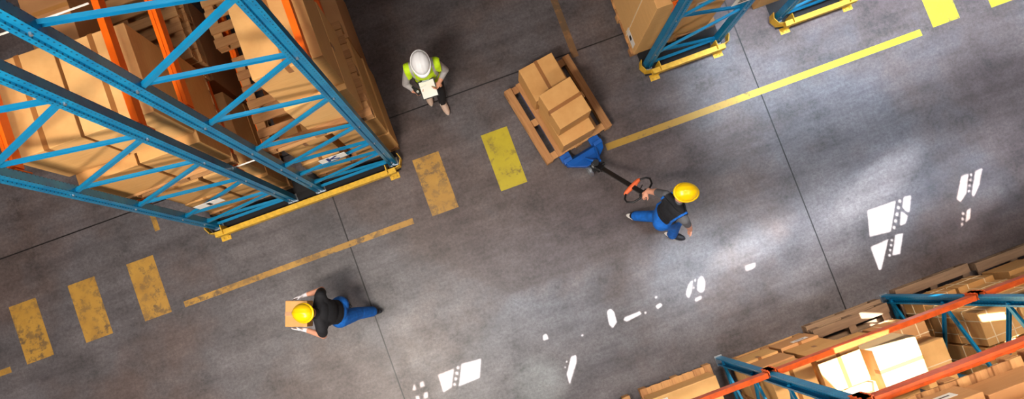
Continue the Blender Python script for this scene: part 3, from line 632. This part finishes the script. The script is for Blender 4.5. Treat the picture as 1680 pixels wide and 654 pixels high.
def person(label, J, outfit, hat, hands, shoes):
    """J: joints in world space. outfit: function(bone, t, point) -> material index"""
    V = {k: Vector(v) for k, v in J.items() if not k.startswith('f')}
    org = Vector((V['pel'].x, V['pel'].y, 0)); fp, ft, fh = Vector(J['fp']).normalized(), Vector(J['ft']).normalized(), Vector(J['fh'])
    root_m = MB(); m = root_m
    spine = (V['neck']-V['pel']).normalized(); Bt = basis(ft, spine); Bp = basis(fp, spine*.6+Vector((0, 0, 1)))
    hd = V['head']; Bh = basis(fh, J['fup'])
    # torso
    ell(m, V['pel']+Vector((0, 0, .0)), (.165, .115, .12), Bp); ell(m, V['pel'].lerp(V['chest'], .4), (.148, .102, .14), Bt)
    ell(m, V['chest'], (.168, .122, .17), Bt); ell(m, V['chest'].lerp(V['neck'], .5), (.15, .10, .10), Bt)
    rcone(m, V['shL'], V['neck']-spine*.05, .055, .062); rcone(m, V['shR'], V['neck']-spine*.05, .055, .062)
    rcone(m, V['shL'], V['chest'], .06, .09); rcone(m, V['shR'], V['chest'], .06, .09)
    rcone(m, V['neck']-spine*.03, hd-Bh@Vector((0, .02, .05)), .056, .054)
    # head
    ell(m, hd, (.074, .094, .110), Bh); ell(m, hd+Bh@Vector((0, .030, -.062)), (.052, .058, .050), Bh)
    rcone(m, hd+Bh@Vector((0, .088, -.002)), hd+Bh@Vector((0, .106, -.032)), .008, .014, 10, 3)
    for s in (-1, 1):
        ell(m, hd+Bh@Vector((s*.076, -.005, -.015)), (.009, .018, .030), Bh, 10, 8)
    rcone(m, hd+Bh@Vector((-.02, .083, -.064)), hd+Bh@Vector((.02, .083, -.064)), .007, .007, 8, 3)
    # limbs
    bones = []
    for s in 'LR':
        rcone(m, V['sh'+s], V['el'+s], .058, .046); rcone(m, V['el'+s], V['wr'+s], .044, .029)
        l = 1 if s == 'L' else -1; hip = V['pel']+Bp@Vector((l*.088, 0, -.05))
        bg = J.get('fbag', 0); rcone(m, hip, V['kn'+s], .100+bg, .070+bg); rcone(m, V['kn'+s]-Vector((0, 0, .02)), V['an'+s], .070+bg, .054+bg)
        calf = V['kn'+s].lerp(V['an'+s], .3); ell(m, calf-fp*.012, (.06, .062, .12))
        td = Vector(J['ft'+s]).normalized(); an = V['an'+s]
        bones += [('arm', s, V['sh'+s], V['el'+s]), ('fore', s, V['el'+s], V['wr'+s]), ('hand', s, V['wr'+s], V['wr'+s]+Vector(hands[s][0]).normalized()*.2),
                  ('thigh', s, hip, V['kn'+s]), ('shin', s, V['kn'+s], V['an'+s]), ('foot', s, an-Vector((0, 0, .045)), an+td*.16-Vector((0, 0, .05)))]
        rcone(m, an, an-Vector((0, 0, .03))-td*.03, .046, .044)
        rcone(m, an-Vector((0, 0, .042)), an+td*.15-Vector((0, 0, .045)), .044, .036)
        hand(m, V['wr'+s], *hands[s])
    bones += [('torso', '', V['pel'], V['neck']-spine*.06), ('head', '', V['neck']+spine*.0, hd), ('torso', 'L', V['neck']-spine*.1, V['shL']), ('torso', 'R', V['neck']-spine*.1, V['shR'])]
    m.v = [tuple(Vector(v)-org) for v in m.v]
    tmp = m.build('tmp', 'skin')
    rm = tmp.modifiers.new('r', 'REMESH'); rm.mode = 'VOXEL'; rm.voxel_size = .0065
    sm = tmp.modifiers.new('s', 'SMOOTH'); sm.factor = .5; sm.iterations = 4
    me = evalmesh(tmp); bpy.data.objects.remove(tmp); me.name = 'person'
    mats = outfit['mats']; me.materials.clear()
    for k in mats: me.materials.append(MATS[k])
    reach = {'arm': .05, 'fore': .04, 'hand': .03, 'thigh': .08, 'shin': .06, 'foot': .04, 'torso': .14, 'head': .09}
    shell = []
    for p in me.polygons:
        c = p.center+org; best = None
        for b, s, a, e in bones:
            d, t = segd(c, a, e); d -= reach[b]
            if best is None or d < best[0]: best = (d, b, s, t)
        loc = Bt.transposed()@(c-V['pel'])
        lh = Bh.transposed()@(c-hd)
        mi = outfit['fn'](best[1], best[2], best[3], loc, lh); p.material_index = mi
        if outfit.get('vest') and outfit['vest'](best[1], best[2], best[3], loc): shell.append(p.index)
    me.polygons.foreach_set('use_smooth', [True]*len(me.polygons))
    o = link('person', me, None, org); tag(o, label, 'person', None)
    if shell:     # vest: the torso surface lifted off the body
        bm = bmesh.new(); bm.from_mesh(me); bm.faces.ensure_lookup_table(); keep = set(shell)
        bmesh.ops.delete(bm, geom=[f for f in bm.faces if f.index not in keep], context='FACES')
        for v in bm.verts: v.co += v.normal*outfit.get('lift', .014)
        for f in bm.faces: f.material_index = outfit['vmat'](Bt.transposed()@(f.calc_center_median()+org-V['pel']))
        for _ in range(3): bmesh.ops.smooth_vert(bm, verts=bm.verts, factor=.5, use_axis_x=True, use_axis_y=True, use_axis_z=True)
        vm = bpy.data.meshes.new('vest')
        for k in outfit['vmats']: vm.materials.append(MATS[k])
        bm.to_mesh(vm); bm.free()
        vo = link(outfit['vname'], vm, o); s_ = vo.modifiers.new('s', 'SOLIDIFY'); s_.thickness = .008
    for s in 'LR':      # shoes
        td = Vector(J['ft'+s]).normalized(); an = V['an'+s]-org; B = basis(td, Vector(J.get('fu'+s, (0, 0, 1))))
        q = MB(); c = an+B@Vector((0, .052, -.052))
        ell(q, c+B@Vector((0, .03, -.004)), (.05, .125, .045), B, 20, 12); ell(q, c+B@Vector((0, -.06, .012)), (.045, .065, .052), B, 20, 12)
        q.v = [(v[0], v[1], v[2]) for v in q.v]
        so = q.build('shoe', shoes[0], o, smooth=True)
        k = MB(); n = 24; vs = []
        for h in (-.052, -.030):
            for i in range(n):
                a = 2*math.pi*i/n; x = .049*math.cos(a)*(1-.12*(math.sin(a) < -.3)); y = .148*math.sin(a)
                vs.append(c+B@Vector((x, y, h)))
        k.add(vs, [(i, (i+1) % n, n+(i+1) % n, n+i) for i in range(n)]+[tuple(range(n))[::-1], tuple(range(n, 2*n))])
        k.build('sole', shoes[1], so)
        if shoes[2]:
            z = MB()
            for i in range(4): z.tube([c+B@Vector((x, .02+.026*i, .036-.006*i-abs(x)*.25)) for x in (-.026, -.01, .01, .026)], .0035, 6)
            z.build('laces', shoes[2], so)
    # hair under the hat, and the hat
    hh = MB(); ell(hh, hd-org+Bh@Vector((0, -.020, .006)), (.080, .092, .098), Bh); hh.v = [v for v in hh.v]
    ho = hh.build('hair', 'hair', o, smooth=True)
    hard_hat(o, hd-org+Bh@Vector((0, .0, .034)), Bh, hat)
    ey = MB()
    for s in (-1, 1): ell(ey, hd-org+Bh@Vector((s*.030, .086, .004)), (.012, .007, .007), Bh, 10, 6)
    ey.build('eyes', 'black_metal', o, smooth=True)
    return o

up = Vector((0, 0, 1))
# --- person in white helmet and yellow vest
f = Vector((-.12, -.99, 0)); l = up.cross(f)
JW = dict(pel=(-.035, 3.04, .95), chest=(-.055, 3.02, 1.27), neck=(-.065, 2.99, 1.49), head=(-.06, 2.965, 1.615), fp=f, ft=f, fh=f*.9-up*.35, fup=up+f*.38,
          shL=(.105, 2.985, 1.40), shR=(-.235, 3.03, 1.40), elL=(.20, 2.96, 1.13), wrL=(.085, 2.845, 1.13), elR=(-.335, 2.965, 1.13), wrR=(-.255, 2.85, 1.09),
          knL=(.05, 2.93, .50), anL=(.03, 2.93, .10), knR=(-.12, 3.05, .50), anR=(-.125, 3.13, .12), ftL=(.10, -.99, 0), ftR=(-.05, -.99, -.05))
def fnW(b, s, t, loc, lh):
    if b in ('thigh', 'shin'): return 1
    if b == 'torso': return 1 if loc.z < -.02 else 2
    if b == 'arm' or (b == 'fore' and t < .8): return 2
    if b == 'foot': return 3
    return 0
person('person in a white helmet and yellow-green vest walking with a clipboard', JW,
    dict(mats=['skin', 'trouser_black', 'cloth_grey', 'shoe_beige'], fn=fnW, vname='vest', vmats=['hivis', 'reflective'], lift=.018,
         vest=lambda b, s, t, p: b == 'torso' and -.10 < p.z < .53 and abs(p.x) < .215,
         vmat=lambda p: 1 if (.065 < p.z < .12 or .21 < p.z < .26 or (p.z > .12 and   .118 < abs(p.x) < .15)) else 0),
    'hat_white', {'L': ((-.55, -.45, .12), (-.3, .1, 1), (-.2, -1, .3), (.5, .5)), 'R': ((.75, -.35, .05), (.2, .2, 1), (-.1, -1, .4), (.75, .6))}, ('shoe_beige', 'sole', 'paper'))
def clipboard():
    c = Vector((-.085, 2.795, 1.155)); t = thing('clipboard', 'white paper on a black clipboard held by the person in the white helmet', 'clipboard', c, math.radians(-3))
    t.rotation_euler = (math.radians(14), 0, math.radians(-2))
    MB().box((0, 0, 0), (.215, .235, .006)).build('board', 'black_metal', t, bev=.002)
    MB().box((0, -.002, .005), (.19, .205, .004)).build('paper', 'white_plate', t)
    MB().box((0, .105, .009), (.09, .022, .01)).lathe([(.008, 0), (.008, .01)], (0, .115, .012), seg=10).build('clip', 'zinc', t)
    MB().tube([(-.10, .035, .012), (-.01, .055, .014)], .004, 6).build('pen', 'white_plate', t)
clipboard()
def scanner():
    t = thing('handheld_scanner', 'black handheld scanner beside the white paper', 'scanner', (-.235, 2.83, 1.15), math.radians(25))
    MB().box((0, -.02, .0), (.055, .10, .035)).build('body', 'black_metal', t, bev=.01)
    MB().box((0, .05, -.02), (.032, .06, .03)).build('handle', 'black_metal', t, bev=.006)
    MB().lathe([(.016, 0), (.016, .003)], (0, -.03, .018), seg=14).build('screen', 'reflective', t)
scanner()

# --- worker with yellow helmet pulling the jack
fp = Vector((.82, -.57, 0)); ft = Vector((.97, .12, 0)); fh = Vector((.95, -.30, -.12))
JM = dict(pel=(2.205, .27, .93), chest=(2.245, .285, 1.25), neck=(2.28, .33, 1.46), fbag=.016, head=(2.345, .41, 1.60), fp=fp, ft=ft, fh=fh, fup=(.15, .02, 1),
          shL=(2.195, .475, 1.39), shR=(2.30, .115, 1.37), elL=(2.155, .575, 1.13), wrL=(2.085, .625, 1.03), elR=(2.40, .04, 1.10), wrR=(2.465, -.02, .90),
          knR=(2.42, .13, .53), anR=(2.44, -.0, .10), knL=(2.24, .30, .49), anL=(2.03, .42, .17), ftR=(.80, -.60, 0), ftL=(.80, -.45, -.40), fuL=(.35, -.2, .9))
def fnM(b, s, t, loc, lh):
    if b in ('thigh', 'shin'): return 1
    if b == 'torso':
        if loc.z < .06: return 1
        if abs(loc.x) > .16 and loc.z > .30: return 2
        return 3
    if b == 'arm': return 2 if t < .85 else 0
    if b == 'fore': return 0
    if b == 'foot': return 4
    if b == 'head' and t < .25: return 2
    return 0
om = dict(mats=['skin', 'denim', 'cloth_darkgrey', 'cloth_black', 'shoe_dark'], fn=fnM, vname='bib_overalls', vmats=['cloth_black', 'denim'], lift=.016,
          vest=lambda b, s, t, p: b == 'torso' and -.02 < p.z < .51 and abs(p.x) < .165, vmat=lambda p: 1 if (p.z < .10 or (abs(abs(p.x)-.148) < .012)) else 0)
person('worker in a yellow helmet and blue overalls pulling the pallet jack', JM, om, 'hat_yellow',
    {'L': ((-.45, -.25, -.30), (-.1, -.5, -1), (.9, -.4, 0), (.9, 1.0)), 'R': ((.25, -.2, -.9), (-.6, .1, -.1), (.6, -.5, 0), (.35, .4))}, ('shoe_dark', 'sole', None))

# --- worker with yellow helmet carrying a box
f = Vector((-.94, .34, 0))
JP = dict(fbag=.018, pel=(-2.15, .545, .92), chest=(-2.215, .575, 1.24), neck=(-2.275, .60, 1.45), head=(-2.345, .625, 1.57), fp=f, ft=f, fh=f*.9-up*.45, fup=up+f*.45,
          shR=(-2.18, .775, 1.36), shL=(-2.295, .40, 1.36), elR=(-2.21, .865, 1.10), elL=(-2.375, .325, 1.10), wrR=(-2.44, .885, 1.04), wrL=(-2.59, .475, 1.03),
          knL=(-2.03, .47, .49), anL=(-1.90, .44, .17), knR=(-2.33, .65, .53), anR=(-2.27, .65, .10), ftL=(-.85, .3, -.5), ftR=(-.94, .34, 0), fuL=(-.4, .15, .85))
def fnP(b, s, t, loc, lh):
    if b in ('thigh', 'shin'): return 1
    if b == 'torso': return 1 if loc.z < .06 else 3
    if b == 'arm': return 3 if t < .8 else 0
    if b == 'fore': return 0 if t < .85 else 2
    if b == 'hand': return 2
    if b == 'foot': return 4
    if b == 'head' and t < .3: return 3
    return 0
person('worker in a yellow helmet, black shirt and blue trousers carrying a carton', JP,
    dict(mats=['skin', 'denim', 'glove_white', 'cloth_black', 'shoe_dark'], fn=fnP, vname='shirt_back', vmats=['cloth_black'], lift=.012,
         vest=lambda b, s, t, p: (b == 'torso' and p.z > .05 and p.z < .54) or (b == 'arm' and t < .6), vmat=lambda p: 0), 'hat_yellow',
    {'L': ((-.72, .30, -.05), (.2, .9, .05), (-.1, .0, 1), (.1, .12)), 'R': ((-.85, .05, -.05), (.1, -.95, .05), (0, 0, 1), (.1, .12))}, ('shoe_dark', 'shoe_dark', None))
b = carton('small carton held against the chest by the worker in the black shirt', -2.585-.14, -2.585+.14, .69-.165, .69+.165, .93, 1.17, 'cardboard', 'x', math.radians(-20))

# ------------------------------------------------------------------ light
def area(name, loc, sx, sy, power, col, rot=(0, 0, 0), spread=180):
    d = bpy.data.lights.new(name, 'AREA'); d.shape = 'RECTANGLE'; d.size = sx; d.size_y = sy; d.energy = power; d.color = col; d.spread = math.radians(spread)
    o = bpy.data.objects.new(name, d); C.objects.link(o); o.location = loc; o.rotation_euler = rot; return o
s = bpy.data.lights.new('sun', 'SUN'); s.energy = 36; s.angle = math.radians(.12); s.color = (1, .97, .92)
so = bpy.data.objects.new('sun', s); C.objects.link(so); so.rotation_euler = SUN.to_track_quat('Z', 'Y').to_euler(); so.location = (3, 5, 20)
area('high_bay_lamp', (-2.8, -1.0, 9.3), 2.0, .6, 660, (1, .92, .82))
area('low_fill', (-3.0, -3.6, 7.2), 2.0, .5, 300, (1, .90, .78), (math.radians(35), 0, 0))  # added fill to brighten the carton fronts of the left racks
area('rack_fill', (4.6, -2.4, 8.6), 3.0, .4, 110, (1, .90, .78))  # added warm fill above the lower right rack
area('rack_front_fill', (3.6, 2.6, 9.0), 2.6, .5, 60, (1, .88, .74), (math.radians(-32), 0, 0), 42)  # added fill aimed at the front faces of the lower right rack
area('far_fill', (-6.0, .2, 10.4), 3, 3, 330, (1, .93, .87))  # broad warm fill added to lift the left side
area('walkway_lamp', (.8, 3.6, 10.8), 2, 4, 110, (1, .90, .84))
area('sky_fill_a', (7.6, -.6, 11.2), 11, .8, 60, (.74, .86, 1), (0, 0, 0), 8)  # added cool strips, beams narrowed to leave a dark floor band between them
area('sky_fill_b', (8.4, 1.9, 11.2), 9.5, 1.9, 150, (.72, .85, 1), (0, 0, 0), 9)
area('sky_fill_c', (9.0, 1.8, 11.2), 8.5, 3.0, 380, (.66, .82, 1), (0, 0, 0), 30)  # wide cool fill added for the bluish floor on the right
area('sky_fill_d', (1.2, -.4, 11.2), 5.0, .9, 14, (.74, .86, 1), (0, 0, 0), 22)  # weak cool fill added for the middle of the floor
def spot(px, py, size, sx, sy, ang, power, col=(.92, .97, 1)):  # added unseen spots standing in for sunlight bounced onto the floor
    d = bpy.data.lights.new('glow_spot', 'SPOT'); d.spot_size = size; d.spot_blend = 1; d.energy = power; d.color = col; d.shadow_soft_size = .03
    o = bpy.data.objects.new('glow_spot', d); C.objects.link(o); p = at(px, py); o.location = (p.x, p.y, 11.3); o.scale = (sx, sy, 1); o.rotation_euler = (0, 0, ang)
spot(1240, 398, math.radians(4), 2.3, .7, math.radians(8), 8000)
spot(1310, 465, math.radians(4), 1.6, .7, math.radians(-12), 3000)
spot(1440, 300, math.radians(5), 2.3, .7, math.radians(20), 8500)
spot(1600, 350, math.radians(4), 2.2, .6, math.radians(35), 2500)
spot(885, 632, math.radians(5), 1., 1., 0, 1800, (.85, 1, .9))
w = bpy.data.worlds.new('w'); bpy.context.scene.world = w; w.use_nodes = True
w.node_tree.nodes['Background'].inputs[0].default_value = (.75, .85, 1, 1); w.node_tree.nodes['Background'].inputs[1].default_value = 1.

# ------------------------------------------------------------------ camera
cd = bpy.data.cameras.new('camera'); cd.sensor_width = 36; cd.lens = F/1680*36
cd.shift_x = -(CX-840)/1680; cd.shift_y = (CY-327)/1680
co = bpy.data.objects.new('camera', cd); C.objects.link(co); co.location = (0, 0, H)
co.rotation_euler = Matrix((RV, UV, -LV)).transposed().to_euler()
sc = bpy.context.scene; sc.camera = co
sc.view_settings.view_transform = 'Standard'; sc.view_settings.look = 'None'; sc.view_settings.exposure = 0; sc.view_settings.gamma = 1
sc.view_settings.use_curve_mapping = False
